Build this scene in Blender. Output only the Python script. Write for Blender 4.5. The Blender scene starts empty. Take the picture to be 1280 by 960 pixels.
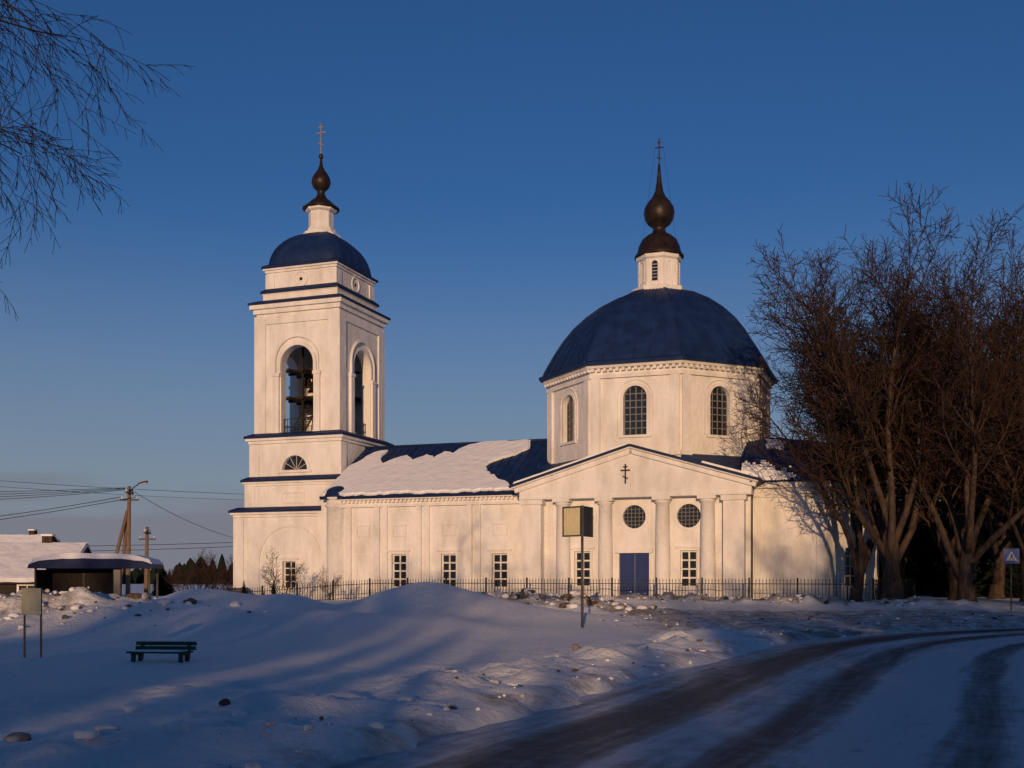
import bpy, bmesh, math, random
import numpy as np
from mathutils import Vector, Matrix
from mathutils.geometry import tessellate_polygon
R=math.radians
scene=bpy.context.scene
random.seed(7)
# ---------------------------------------------------------------- materials
def newmat(name):
    m=bpy.data.materials.new(name); m.use_nodes=True
    nt=m.node_tree; b=nt.nodes['Principled BSDF']; return m,nt,b
def N(nt,t,**k):
    n=nt.nodes.new(t)
    for a,v in k.items(): setattr(n,a,v)
    return n
def simple(name,c1,c2=None,rough=.7,metal=0,scale=3,bump=0,bscale=20,detail=3,spec=.3,stretch=None,bdist=.02,lo=.35,hi=.65):
    m,nt,b=newmat(name)
    c2=c2 or tuple(x*.75 for x in c1)
    tc=N(nt,'ShaderNodeTexCoord'); mp=N(nt,'ShaderNodeMapping')
    nt.links.new(tc.outputs['Object'],mp.inputs[0])
    if stretch: mp.inputs['Scale'].default_value=stretch
    no=N(nt,'ShaderNodeTexNoise'); no.inputs['Scale'].default_value=scale; no.inputs['Detail'].default_value=detail
    nt.links.new(mp.outputs[0],no.inputs['Vector'])
    cr=N(nt,'ShaderNodeValToRGB'); cr.color_ramp.elements[0].position=lo; cr.color_ramp.elements[1].position=hi
    cr.color_ramp.elements[0].color=(*c2,1); cr.color_ramp.elements[1].color=(*c1,1)
    nt.links.new(no.outputs['Fac'],cr.inputs[0]); nt.links.new(cr.outputs[0],b.inputs['Base Color'])
    b.inputs['Roughness'].default_value=rough; b.inputs['Metallic'].default_value=metal
    b.inputs['Specular IOR Level'].default_value=spec
    if bump:
        n2=N(nt,'ShaderNodeTexNoise'); n2.inputs['Scale'].default_value=bscale; n2.inputs['Detail'].default_value=4
        nt.links.new(mp.outputs[0],n2.inputs['Vector'])
        bp=N(nt,'ShaderNodeBump'); bp.inputs['Strength'].default_value=bump; bp.inputs['Distance'].default_value=bdist
        nt.links.new(n2.outputs['Fac'],bp.inputs['Height']); nt.links.new(bp.outputs[0],b.inputs['Normal'])
    return m
M={}
def wallmat():
    m,nt,b=newmat('whitewash')
    tc=N(nt,'ShaderNodeTexCoord')
    n1=N(nt,'ShaderNodeTexNoise'); n1.inputs['Scale'].default_value=.9; n1.inputs['Detail'].default_value=6; n1.inputs['Roughness'].default_value=.65
    mp=N(nt,'ShaderNodeMapping'); mp.inputs['Scale'].default_value=(1,1,.35)
    nt.links.new(tc.outputs['Object'],mp.inputs[0]); nt.links.new(mp.outputs[0],n1.inputs['Vector'])
    cr=N(nt,'ShaderNodeValToRGB'); e=cr.color_ramp.elements
    e[0].position=.28; e[0].color=(.60,.58,.55,1); e[1].position=.58; e[1].color=(.80,.79,.78,1)
    nt.links.new(n1.outputs['Fac'],cr.inputs[0])
    sx=N(nt,'ShaderNodeSeparateXYZ'); nt.links.new(tc.outputs['Object'],sx.inputs[0])
    n3=N(nt,'ShaderNodeTexNoise'); n3.inputs['Scale'].default_value=1.7; n3.inputs['Detail'].default_value=4
    nt.links.new(tc.outputs['Object'],n3.inputs['Vector'])
    ad=N(nt,'ShaderNodeMath',operation='MULTIPLY_ADD'); ad.inputs[1].default_value=-3.0
    nt.links.new(n3.outputs['Fac'],ad.inputs[0]); nt.links.new(sx.outputs['Z'],ad.inputs[2])
    mr=N(nt,'ShaderNodeMapRange'); mr.inputs['From Min'].default_value=-1.2; mr.inputs['From Max'].default_value=.6
    mr.inputs['To Min'].default_value=.32; mr.inputs['To Max'].default_value=0
    nt.links.new(ad.outputs[0],mr.inputs['Value'])
    mx=N(nt,'ShaderNodeMix',data_type='RGBA'); nt.links.new(mr.outputs[0],mx.inputs['Factor'])
    nt.links.new(cr.outputs[0],mx.inputs['A']); mx.inputs['B'].default_value=(.36,.33,.30,1)
    nt.links.new(mx.outputs['Result'],b.inputs['Base Color']); b.inputs['Roughness'].default_value=.9; b.inputs['Specular IOR Level'].default_value=.1
    n2=N(nt,'ShaderNodeTexNoise'); n2.inputs['Scale'].default_value=3.2; n2.inputs['Detail'].default_value=5; n2.inputs['Roughness'].default_value=.7
    nt.links.new(tc.outputs['Object'],n2.inputs['Vector'])
    bp=N(nt,'ShaderNodeBump'); bp.inputs['Strength'].default_value=.75; bp.inputs['Distance'].default_value=.1
    nt.links.new(n2.outputs['Fac'],bp.inputs['Height']); nt.links.new(bp.outputs[0],b.inputs['Normal'])
    return m
M['wall']=wallmat()
M['roof']=simple('blue_roof_metal',(.012,.033,.115),(.007,.02,.075),rough=.55,metal=.0,scale=1.2,bump=.3,bscale=1.5,spec=.2,bdist=.05)
M['trim']=simple('blue_trim',(.010,.025,.09),(.007,.017,.065),rough=.6,spec=.2)
M['glass']=simple('dark_glass',(.02,.025,.035),(.012,.014,.02),rough=.12,spec=.5,scale=1,bump=.25,bscale=2)
M['bars']=simple('window_bars',(.75,.74,.7),rough=.7)
M['grille']=simple('window_grille',(.2,.2,.2),rough=.6)
M['iron']=simple('black_iron',(.02,.02,.022),rough=.5)
M['bronze']=simple('dark_copper',(.036,.024,.019),(.018,.012,.010),rough=.45,metal=.3,scale=2,bump=.4,bscale=5,bdist=.04)
M['silver']=simple('weathered_cross_metal',(.45,.42,.38),(.3,.28,.25),rough=.4,metal=.6)
M['door']=simple('blue_door',(.010,.033,.16),(.008,.026,.12),rough=.55)
M['snowcap']=simple('roof_snow',(.84,.86,.9),(.78,.8,.86),rough=.7,scale=1.2,bump=.5,bscale=1.6,bdist=.2)
M['zinc']=simple('grey_pipe',(.09,.10,.13),rough=.45,metal=.3)
M['bark']=simple('bark',(.085,.06,.048),(.035,.026,.021),rough=.95,scale=6,bump=.8,bscale=14,stretch=(1,1,.3),bdist=.04,spec=.1)
M['twig']=simple('twig_bark',(.062,.038,.030),(.032,.021,.017),rough=.9,scale=2,spec=.1)
M['btwig']=simple('birch_twig_bark',(.03,.022,.022),(.018,.013,.014),rough=.9,scale=2,spec=.1)
M['birch']=simple('birch_bark',(.6,.58,.54),(.08,.07,.06),rough=.85,scale=5,stretch=(1,1,3))
M['needles']=simple('spruce_needles',(.016,.024,.015),(.008,.013,.009),rough=.95,scale=4,spec=.05)
M['wood']=simple('weathered_wood',(.22,.15,.10),(.14,.095,.065),rough=.85,scale=5,stretch=(4,4,.6),bump=.4,bscale=20)
M['darkwood']=simple('dark_boards',(.035,.027,.024),(.02,.016,.014),rough=.85,scale=4,stretch=(5,5,.5))
M['green']=simple('green_paint',(.016,.06,.04),(.009,.03,.024),rough=.6,scale=9)
M['signyel']=simple('sign_reflective',(.70,.62,.36),(.58,.51,.30),rough=.5,scale=4)
M['signback']=simple('sign_back',(.09,.09,.09),(.06,.06,.06),rough=.55,metal=.3,scale=6)
M['signblue']=simple('sign_blue',(.015,.08,.36),rough=.4)
M['signwhite']=simple('sign_white',(.75,.75,.75),rough=.4)
M['signblack']=simple('sign_black',(.02,.02,.02),rough=.4)
M['lampglass']=simple('lamp_cover',(.7,.7,.68),rough=.3)
M['clod']=simple('dirty_snow_clods',(.70,.72,.76),(.22,.18,.15),rough=.85,scale=1.6,bump=.7,bscale=6,bdist=.1,lo=.3,hi=.5)
M['soil']=simple('frozen_dirt',(.13,.1,.08),(.05,.04,.035),rough=.9,scale=4,bump=.5,bscale=10)
# ---------------------------------------------------------------- mesh builder
Z=Vector((0,0,1))
class MB:
    def __init__(s): s.v=[];s.f=[];s.m=[];s.s=[];s.names=[]
    def mi(s,n):
        if n not in s.names: s.names.append(n)
        return s.names.index(n)
    def add(s,vs,fs,mat,smooth=False):
        o=len(s.v); s.v.extend([tuple(x) for x in vs]); k=s.mi(mat)
        for f in fs: s.f.append(tuple(i+o for i in f)); s.m.append(k); s.s.append(smooth)
    def box(s,x0,x1,y0,y1,z0,z1,mat):
        vs=[(x,y,z) for z in(z0,z1) for y in(y0,y1) for x in(x0,x1)]
        s.add(vs,[(0,2,3,1),(4,5,7,6),(0,1,5,4),(2,6,7,3),(0,4,6,2),(1,3,7,5)],mat)
    def obox(s,c,ax,ay,az,mat):
        c=Vector(c);ax=Vector(ax);ay=Vector(ay);az=Vector(az)
        vs=[c+ax*i+ay*j+az*k for k in(-1,1) for j in(-1,1) for i in(-1,1)]
        s.add(vs,[(0,2,3,1),(4,5,7,6),(0,1,5,4),(2,6,7,3),(0,4,6,2),(1,3,7,5)],mat)
    def plate(s,outer,holes,O,ax,up,n,d0,d1,mat):
        loops=[outer]+list(holes); pts=[p for l in loops for p in l]
        tris=tessellate_polygon([[Vector((p[0],p[1],0)) for p in l] for l in loops])
        O=Vector(O);n_=len(pts)
        vs=[O+ax*p[0]+up*p[1]+n*d0 for p in pts]+[O+ax*p[0]+up*p[1]+n*d1 for p in pts]
        fs=[tuple(t) for t in tris]+[tuple(i+n_ for i in reversed(t)) for t in tris]
        o=0
        for l in loops:
            k=len(l)
            for i in range(k):
                a=o+i;b=o+(i+1)%k; fs.append((a,b,b+n_,a+n_))
            o+=k
        s.add(vs,fs,mat)
    def lathe(s,cx,cy,prof,n,mat,rot=0,smooth=True,inr=False,cap=True):
        k=1/math.cos(math.pi/n) if inr else 1
        vs=[];fs=[]
        for r,z in prof:
            for i in range(n):
                a=rot+2*math.pi*i/n; vs.append((cx+r*k*math.cos(a),cy+r*k*math.sin(a),z))
        for j in range(len(prof)-1):
            for i in range(n):
                fs.append((j*n+i,j*n+(i+1)%n,(j+1)*n+(i+1)%n,(j+1)*n+i))
        if cap:
            fs.append(tuple(range(n-1,-1,-1))); fs.append(tuple((len(prof)-1)*n+i for i in range(n)))
        s.add(vs,fs,mat,smooth)
    def tube(s,pts,rad,n,mat,smooth=True):
        pts=[Vector(p) for p in pts]; m=len(pts)
        if not hasattr(rad,'__len__'): rad=[rad]*m
        d=(pts[-1]-pts[0]); d=d.normalized() if d.length>1e-6 else Z
        a=d.orthogonal().normalized(); vs=[];fs=[]
        cs=[(math.cos(2*math.pi*i/n),math.sin(2*math.pi*i/n)) for i in range(n)]
        for j in range(m):
            t=(pts[min(j+1,m-1)]-pts[max(j-1,0)]).normalized()
            a=(a-t*a.dot(t)); a=a.normalized() if a.length>1e-5 else t.orthogonal().normalized()
            b=t.cross(a)
            for c,si in cs: vs.append(pts[j]+(a*c+b*si)*rad[j])
        for j in range(m-1):
            for i in range(n):
                fs.append((j*n+i,j*n+(i+1)%n,(j+1)*n+(i+1)%n,(j+1)*n+i))
        if n>3 : fs.append(tuple(range(n-1,-1,-1))); fs.append(tuple((m-1)*n+i for i in range(n)))
        s.add(vs,fs,mat,smooth)
    def obj(s,name,parent=None,fix=True):
        me=bpy.data.meshes.new(name); me.from_pydata(s.v,[],s.f)
        for n in s.names: me.materials.append(M[n])
        me.polygons.foreach_set('material_index',s.m); me.polygons.foreach_set('use_smooth',s.s)
        if fix:
            bm=bmesh.new(); bm.from_mesh(me); bmesh.ops.recalc_face_normals(bm,faces=bm.faces); bm.to_mesh(me); bm.free()
        me.update()
        o=bpy.data.objects.new(name,me); scene.collection.objects.link(o)
        if parent: o.parent=parent
        return o
def empty(name,loc=(0,0,0),rz=0):
    e=bpy.data.objects.new(name,None); scene.collection.objects.link(e); e.location=loc; e.rotation_euler=(0,0,rz); e.empty_display_size=.5
    return e
def rect(x0,x1,z0,z1): return [(x0,z0),(x1,z0),(x1,z1),(x0,z1)]
def arch(cx,w,z0,zt,n=12):
    r=w/2; zs=zt-r; p=[(cx-r,z0),(cx+r,z0)]
    for i in range(n+1):
        a=math.pi*i/n; p.append((cx+r*math.cos(a),zs+r*math.sin(a)))
    return p
def circ(cx,cz,r,n=24): return [(cx+r*math.cos(2*math.pi*i/n),cz+r*math.sin(2*math.pi*i/n)) for i in range(n)]
def archring(cx,w,z0,zt,t,n=16):
    def a_(w_,zt_):
        r=w_/2; zs=zt_-r
        return [(cx+r,z0)]+[(cx+r*math.cos(math.pi*i/n),zs+r*math.sin(math.pi*i/n)) for i in range(n+1)]+[(cx-r,z0)]
    return a_(w+2*t,zt+t)+list(reversed(a_(w,zt)))
# ---------------------------------------------------------------- CHURCH
A=R(20)
church=empty('church',(-12.6,80,0),-A)
X=Vector((1,0,0));Y=Vector((0,1,0))
class Face:
    def __init__(s,mb,O,ax,n): s.mb=mb;s.O=Vector(O);s.ax=ax;s.n=n
    def plate(s,outer,holes,d0,d1,mat): s.mb.plate(outer,holes,s.O,s.ax,Z,s.n,d0,d1,mat)
    def window(s,cx,w,z0,zt,kind,mb2,nx=2,nz=4,dep=-.3,ring=.16,bars='bars',proud=.07,bt=.035):
        if kind=='arch': o=arch(cx,w,z0,zt)
        else: o=rect(cx-w/2,cx+w/2,z0,zt)
        mb2.plate(o,[],s.O,s.ax,Z,s.n,dep-.03,dep,'glass')
        for i in range(nx+1):
            x=cx-w/2+w*i/nx; x=min(max(x,cx-w/2+bt),cx+w/2-bt)
            zt2=zt
            if kind=='arch':
                r=w/2; zt2=zt-r+math.sqrt(max(r*r-(x-cx)**2,.0))
            mb2.plate(rect(x-bt,x+bt,z0,zt2),[],s.O,s.ax,Z,s.n,dep+.002,dep+.05,bars)
        for j in range(nz+1):
            z=z0+bt+(zt-z0-2*bt)*j/nz; hw=w/2
            if kind=='arch' and z>zt-w/2: hw=math.sqrt(max((w/2)**2-(z-zt+w/2)**2,.001))
            mb2.plate(rect(cx-hw,cx+hw,z-bt,z+bt),[],s.O,s.ax,Z,s.n,dep+.002,dep+.045,bars)
        if ring:
            if kind=='arch': s.plate(archring(cx,w,z0,zt,ring),[],-.01,proud,'wall'); s.plate(rect(cx-w/2-ring-.1,cx+w/2+ring+.1,z0-.16,z0-.002),[],-.01,.13,'wall')
            else:
                s.plate(rect(cx-w/2-ring,cx+w/2+ring,z0-ring,zt+ring),[o],-.01,proud,'wall')
                s.plate(rect(cx-w/2-ring-.12,cx+w/2+ring+.12,zt+ring+.001,zt+ring+.13),[],-.01,.17,'wall')
        return o
def cornice(mb,x0,x1,y0,y1,z,h=.35,e=.3,blue=True):
    mb.box(x0-e*.45,x1+e*.45,y0-e*.45,y1+e*.45,z-h,z-h*.5,'wall')
    mb.box(x0-e,x1+e,y0-e,y1+e,z-h*.5,z,'wall')
    if blue:
        a=e+.09
        vs=[(x0-a,y0-a,z-.04),(x1+a,y0-a,z-.04),(x1+a,y1+a,z-.04),(x0-a,y1+a,z-.04),
            (x0-a,y0-a,z+.12),(x1+a,y0-a,z+.12),(x1+a,y1+a,z+.12),(x0-a,y1+a,z+.12),
            (x0+.1,y0+.1,z+.36),(x1-.1,y0+.1,z+.36),(x1-.1,y1-.1,z+.36),(x0+.1,y1-.1,z+.36)]
        mb.add(vs,[(3,2,1,0),(0,1,5,4),(1,2,6,5),(2,3,7,6),(3,0,4,7),(4,5,9,8),(5,6,10,9),(6,7,11,10),(7,4,8,11),(8,9,10,11)],'trim')
# --- tower
tw=MB(); tg=MB(); cx,cy=-3.5,3.5
def sq(h): return (cx-h,cx+h,cy-h,cy+h)
def faces4(mb,h):
    return [Face(mb,(cx,cy-h,0),X,-Y),Face(mb,(cx+h,cy,0),Y,X),Face(mb,(cx,cy+h,0),-X,Y),Face(mb,(cx-h,cy,0),-Y,-X)]
h=4.6
tw.box(cx-h+.4,cx+h-.4,cy-h+.4,cy+h-.4,-1.5,6.5,'wall')
for i,F in enumerate(faces4(tw,h)):
    wd=h if i%2==0 else h-.4
    hole=rect(-.55,.55,.9,2.9) if i in(0,3) else None
    F.plate(rect(-wd,wd,-1.5,6.5),[hole] if hole else [],-.4,0,'wall')
    if hole: F.window(0,1.1,.9,2.9,'rect',tg,2,4,ring=.14)
    F.plate(archring(0,5.0,.2,5.4,.22,24),[],-.01,.10,'wall')
    F.plate(rect(-h-.001,-h+.75,-1.5,6.1),[],-.01,.12,'wall'); F.plate(rect(h-.75,h+.12,-1.5,6.1),[],-.01,.121,'wall')
    F.plate(rect(-h-.14,h+.14,-1.5,.7),[],-.01,.16,'wall')
cornice(tw,*sq(h),6.55,.4,.3)
h=4.05
tw.box(*sq(h),6.6,8.75,'wall')
for F in faces4(tw,h):
    F.plate(rect(-1.0,1.0,7.15,8.05),[rect(-.85,.85,7.3,7.9)],-.01,.07,'wall')
    F.plate(rect(-h,-h+.8,6.8,8.5),[],-.01,.08,'wall'); F.plate(rect(h-.8,h+.08,6.8,8.5),[],-.01,.081,'wall')
cornice(tw,*sq(h),8.85,.35,.22)
h=3.8
tw.box(cx-h+.3,cx+h-.3,cy-h+.3,cy+h-.3,8.9,12,'wall')
for i,F in enumerate(faces4(tw,h)):
    wd=h if i%2==0 else h-.3
    lun=[(-1.05,9.65),(1.05,9.65)]+[(1.05*math.cos(math.pi*k/14),9.65+1.05*math.sin(math.pi*k/14)) for k in range(1,14)]
    F.plate(rect(-wd,wd,8.9,12),[lun],-.3,0,'wall')
    tg.plate(lun,[],F.O,F.ax,Z,F.n,-.28,-.25,'glass')
    for k in range(1,6):
        a=math.pi*k/6; tg.tube([F.O+F.ax*(.1*math.cos(a))+Z*(9.65+.1*math.sin(a))+F.n*-.22,F.O+F.ax*(1.03*math.cos(a))+Z*(9.65+1.03*math.sin(a))+F.n*-.22],.022,4,'bars',False)
    F.plate([(1.3,9.65)]+[(1.3*math.cos(math.pi*k/16),9.65+1.3*math.sin(math.pi*k/16)) for k in range(1,16)]+[(-1.3,9.65),(-1.06,9.65)]+[(1.06*math.cos(math.pi*k/16),9.65+1.06*math.sin(math.pi*k/16)) for k in range(15,0,-1)]+[(1.06,9.65)],[],-.01,.09,'wall')
    F.plate(rect(-1.4,1.4,9.45,9.64),[],-.01,.12,'wall')
    F.plate(rect(-h,-h+.75,9.1,11.6),[],-.01,.08,'wall'); F.plate(rect(h-.75,h+.08,9.1,11.6),[],-.01,.081,'wall')
cornice(tw,*sq(h),12.1,.45,.3)
h=3.5
for i,F in enumerate(faces4(tw,h)):
    wd=h if i%2==0 else h-.7
    F.plate(rect(-wd,wd,12.15,21.7),[arch(0,2.75,12.45,18.9,16)],-.7,0,'wall')
    F.plate(rect(-h,-h+.85,12.2,21.2),[],-.01,.12,'wall'); F.plate(rect(h-.85,h+.12,12.2,21.2),[],-.01,.121,'wall')
    F.plate(rect(-h+.851,h-.851,20.6,21.19),[],-.01,.118,'wall')
    F.plate(archring(0,2.77,16.9,18.91,.26,18),[],-.01,.1,'wall')
    F.plate(archring(0,3.5,16.9,19.5,.12,20),[],-.01,.18,'wall')
    for sx in(-1,1):
        F.plate(rect(sx*1.72-.32,sx*1.72+.32,16.65,16.89),[],-.01,.24,'wall')
        F.plate(rect(sx*1.72-.25,sx*1.72+.25,12.5,16.64),[],-.01,.19,'wall')
        F.plate(rect(sx*1.72-.32,sx*1.72+.32,12.2,12.5),[],-.01,.24,'wall')
    for zz in(12.9,13.5): tg.plate(rect(-1.37,1.37,zz,zz+.05),[],F.O,F.ax,Z,F.n,-.4,-.35,'iron')
    for k in range(10): tg.plate(rect(-1.35+.3*k-.015,-1.35+.3*k+.015,12.45,13.5),[],F.O,F.ax,Z,F.n,-.39,-.36,'iron')
tw.box(cx-3.3,cx+3.3,cy-3.3,cy+3.3,12.0,12.42,'wall')
tw.box(cx-3.3,cx+3.3,cy-3.3,cy+3.3,21.3,21.7,'wall')
cornice(tw,*sq(h),22.1,.7,.38)
for zz in(15.3,17.4):
    for q in(-1.2,0,1.2):
        tg.box(cx-2.85,cx+2.85,cy+q-.1,cy+q+.1,zz,zz+.2,'darkwood'); tg.box(cx+q-.1,cx+q+.1,cy-2.85,cy+2.85,zz-.22,zz-.02,'darkwood')
tg.box(cx-2.75,cx+2.75,cy-.2,cy+2.75,15.52,15.6,'darkwood')
for q in(-1.0,1.0):
    for q2 in (-1,1): tg.box(cx+q-.07,cx+q+.07,cy+q2-.07,cy+q2+.07,12.42,21.3,'iron')
for k in range(14):
    tg.box(cx-1.6,cx-.7,cy-1.6+k*.2,cy-1.42+k*.2,12.6+k*.21,12.64+k*.21,'iron')
tg.tube([(cx-1.6,cy-1.6,12.9),(cx-1.6,cy+1.2,15.9)],.05,5,'iron'); tg.tube([(cx-.7,cy-1.6,12.5),(cx-.7,cy+1.2,15.5)],.07,5,'iron')
def bell(x,y,z,s):
    tg.lathe(x,y,[(.05*s,z),(.3*s,z-.05*s),(.38*s,z-.3*s),(.45*s,z-.7*s),(.62*s,z-1.0*s),(.66*s,z-1.08*s),(.55*s,z-1.05*s)],16,'bronze')
    tg.tube([(x,y,z-.1),(x,y,z+.3)],.05,6,'iron')
bell(cx+.1,cy-.6,17.2,1.2); bell(cx-1.3,cy+.2,17.2,.7); bell(cx+1.3,cy+.4,17.2,.75); bell(cx+.2,cy+1.5,17.2,.6); bell(cx+1.6,cy-1.7,17.2,.5)
tw.box(*sq(3.15),22.1,23.0,'wall'); cornice(tw,*sq(3.12),23.05,.2,.1)
h=2.95
tw.box(*sq(h),23.1,24.7,'wall')
for F in faces4(tw,h):
    r=.5; F.plate(circ(0,23.95,r+.11),[circ(0,23.95,r)],-.01,.07,'wall'); F.plate(circ(0,23.95,.13,12),[],-.01,.02,'glass')
    F.plate(rect(-h,-h+.7,23.2,24.5),[],-.01,.07,'wall'); F.plate(rect(h-.7,h+.07,23.2,24.5),[],-.01,.071,'wall')
cornice(tw,*sq(h),24.95,.35,.22)
tr=MB()
def domeprof(a,hh,z0,rmin,n=14,p=1.0):
    out=[]
    t1=math.acos(rmin/a)
    for i in range(n+1):
        t=t1*i/n; out.append((a*math.cos(t),z0+hh*math.sin(t)**p))
    return out
prof=domeprof(3.15,3.15,24.98,.8)
nn=48;vs=[];fs=[]
for r,z in prof:
    for i in range(nn):
        a=2*math.pi*i/nn+math.pi/4; p=7
        k=1/((abs(math.cos(a))**p+abs(math.sin(a))**p)**(1/p))
        vs.append((cx+r*k*math.cos(a),cy+r*k*math.sin(a),z))
for j in range(len(prof)-1):
    for i in range(nn): fs.append((j*nn+i,j*nn+(i+1)%nn,(j+1)*nn+(i+1)%nn,(j+1)*nn+i))
fs.append(tuple((len(prof)-1)*nn+i for i in range(nn)))
tr.add(vs,fs,'roof',True)
for i in range(0,nn,3):
    pts=[Vector(vs[j*nn+i]) for j in range(len(prof))]; tr.tube(pts,.028,4,'roof')
tr.lathe(cx,cy,[(1.5,27.85),(1.5,28.02),(1.25,28.1),(1.05,28.5)],8,'wall',R(22.5),False)
tr.lathe(cx,cy,[(.95,28.4),(.95,29.85)],8,'wall',R(22.5),False)
tr.lathe(cx,cy,[(1.05,29.75),(1.2,29.85),(1.2,30.0)],8,'wall',R(22.5),False)
def orthocross(mb,c,z0,z1,w,mat,t=.035,ax=X):
    H=z1-z0; c=Vector(c)
    def b(z,hw,tilt=0):
        mb.obox(c+Z*z,(ax+Z*tilt)*hw,Vector((-ax.y,ax.x,0))*t*.8,Z*t,mat)
    mb.obox(c+Z*(z0+H/2),ax*t,Vector((-ax.y,ax.x,0))*t,Z*H/2,mat)
    b(z0+H*.86,w*.45);b(z0+H*.68,w);b(z0+H*.32,w*.55,-.45)
tr.lathe(cx,cy,[(1.42,30.0),(1.42,30.07),(1.1,30.3),(.75,30.65),(.42,30.9),(.3,31.2),(.28,31.4),(.4,31.5),(.62,31.72),(.74,32.05),(.69,32.4),(.5,32.75),(.28,33.05),(.13,33.4),(.07,33.9)],24,'bronze')
tr.lathe(cx,cy,[(.02,33.85),(.14,33.95),(.19,34.1),(.14,34.25),(.02,34.35)],12,'bronze')
orthocross(tr,(cx,cy,0),34.3,36.7,.42,'silver',.045)
tw.obj('bell_tower_walls',church); tg.obj('bell_tower_openings',church); tr.obj('bell_tower_dome',church)
# --- nave
nv=MB(); ng=MB()
nv.box(.6,16.3,-2.65,9.65,-1.5,7.3,'wall')
Fn=Face(nv,(0,-3,0),X,-Y); holes=[]
wins=[6.3,9.98,13.65]
for u in wins: holes.append(rect(u-.55,u+.55,1.0,3.3))
Fn.plate(rect(1.5,16.1,-1.5,7.3),holes,-.35,0,'wall')
for u in wins:
    Fn.window(u,1.1,1.0,3.3,'rect',ng,2,4,ring=.17,dep=-.2,bt=.05)
    Fn.plate(rect(u-.55,u+.55,4.5,5.35),[rect(u-.42,u+.42,4.63,5.22)],-.01,.08,'wall')
Fn.plate(rect(3.0,4.1,1.0,3.3),[rect(3.12,3.98,1.12,3.18)],-.01,.06,'wall')
Fn.plate(rect(3.0,4.1,4.5,5.35),[rect(3.12,3.98,4.63,5.22)],-.01,.08,'wall')
for u in (2.45,4.95,8.1,11.8,15.5):
    for q in((-.3,.3) if u not in(2.45,15.5) else (0,)):
        Fn.plate(rect(u+q-.2,u+q+.2,.5,6.55),[],-.01,.16,'wall')
Fn.plate(rect(1.5,16.1,-1.5,.5),[],-.01,.2,'wall')
Fn.plate(rect(1.5,16.1,6.55,6.72),[],-.01,.22,'wall')
Fn.plate(rect(1.5,16.1,7.05,7.3),[],-.01,.3,'wall')
for k in range(46): Fn.plate(rect(1.8+k*.31,1.95+k*.31,6.86,7.04),[],-.01,.2,'wall')
nv.lathe(1.35,-2.5,[(.98,-1.5),(.98,.5),(.84,.52),(.84,6.6),(.95,6.65),(.95,6.8),(.84,6.82),(.84,7.1),(1.0,7.2),(1.05,7.3)],28,'wall')
nv.lathe(1.35,-2.5,[(1.12,7.31),(1.1,7.36),(1.0,7.6),(.75,7.9),(.4,8.08),(.05,8.15)],24,'trim')
nv.box(-0.1,.62,-2.4,9.4,-1.5,7.2,'wall')
rf=MB()
ze,zr=7.32,11.5
def roofslab(u0,u1,sgn):
    y0=3.5+sgn*6.95
    a=Vector((0,-sgn*6.95,zr-ze)); L=a.length; up=a/L; n=Vector((0,sgn*(zr-ze),6.95)).normalized()
    rf.plate(rect(u0,u1,0,L),[],(0,y0,ze),X,up,n,-.12,0,'roof')
    rf.plate(rect(u0,u1,-.03,.0),[],(0,y0,ze),X,up,n,-.2,.02,'trim')
    u=u0+.5
    while u<u1: rf.plate(rect(u-.02,u+.02,0,L),[],(0,y0,ze),X,up,n,-.01,.045,'roof'); u+=.55
    return Vector((0,y0,ze)),up,n,L
O,up,n,L=roofslab(.35,19.5,-1); roofslab(.35,19.5,1)
nv.add([(.36,-3.2,7.2),(.36,3.5,11.4),(.36,10.2,7.2),(.7,-3.2,7.2),(.7,3.5,11.4),(.7,10.2,7.2)],[(0,1,2),(3,5,4),(0,3,4,1),(1,4,5,2),(0,2,5,3)],'wall')
rf.tube([(.3,3.5,zr+.03),(19,3.5,zr+.03)],.09,6,'roof')
for su in(-1,1):
    for sv in(-1,1):
        a=(22.9+su*2.9,3.5+sv*7.0,9.4); b_=(22.9+su*7.0,3.5+sv*2.9,9.4); c_=(22.9+su*7.1,3.5+sv*7.3,7.55)
        a2=(22.9+su*2.9,3.5+sv*7.0,7.3); b2=(22.9+su*7.0,3.5+sv*2.9,7.3); c2=(c_[0],c_[1],7.3)
        rf.add([a,b_,c_,a2,b2,c2],[(0,1,2),(3,5,4),(0,2,5,3),(1,4,5,2),(0,3,4,1)],'roof')
def rough(pts,amp,step=.3,seed=1):
    r_=random.Random(seed); out=[]
    for i in range(len(pts)):
        a=Vector(pts[i]);b=Vector(pts[(i+1)%len(pts)]); m=max(1,int((b-a).length/step))
        for k in range(m):
            p=a.lerp(b,k/m); j=amp if k else 0; out.append((p.x+r_.uniform(-j,j),p.y+r_.uniform(-j,j)))
    return out
sn=MB()
def snowslab(poly,O,ax,up,n,th=.16,amp=.06,seed=1):
    p=rough(poly,amp,.35,seed)
    c=Vector((sum(q[0] for q in p)/len(p),sum(q[1] for q in p)/len(p)))
    sn.plate(p,[],O,ax,up,n,.012,th*.55,'snowcap')
    q=[(a+(c.x-a)*.012,b+(c.y-b)*.03) for a,b in p]
    sn.plate(q,[],O,ax,up,n,th*.4,th,'snowcap')
snowslab([(.45,.05),(14.9,.12),(14.2,.9),(13.0,1.9),(11.9,3.0),(11.5,4.1),(12.0,4.9),(13.2,5.7),(13.9,6.8),(13.6,L-.1),(9.9,L-.08),(8.8,7.3),(8.3,6.2),(7.5,6.6),(7.0,5.5),(6.2,6.2),(5.4,5.3),(4.6,6.2),(3.8,5.7),(3.2,4.9),(2.6,5.8),(2.6,7.3),(1.6,7.0),(1.0,5.5),(.45,4.5)],O,X,up,n,.2,.12,5)
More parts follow.
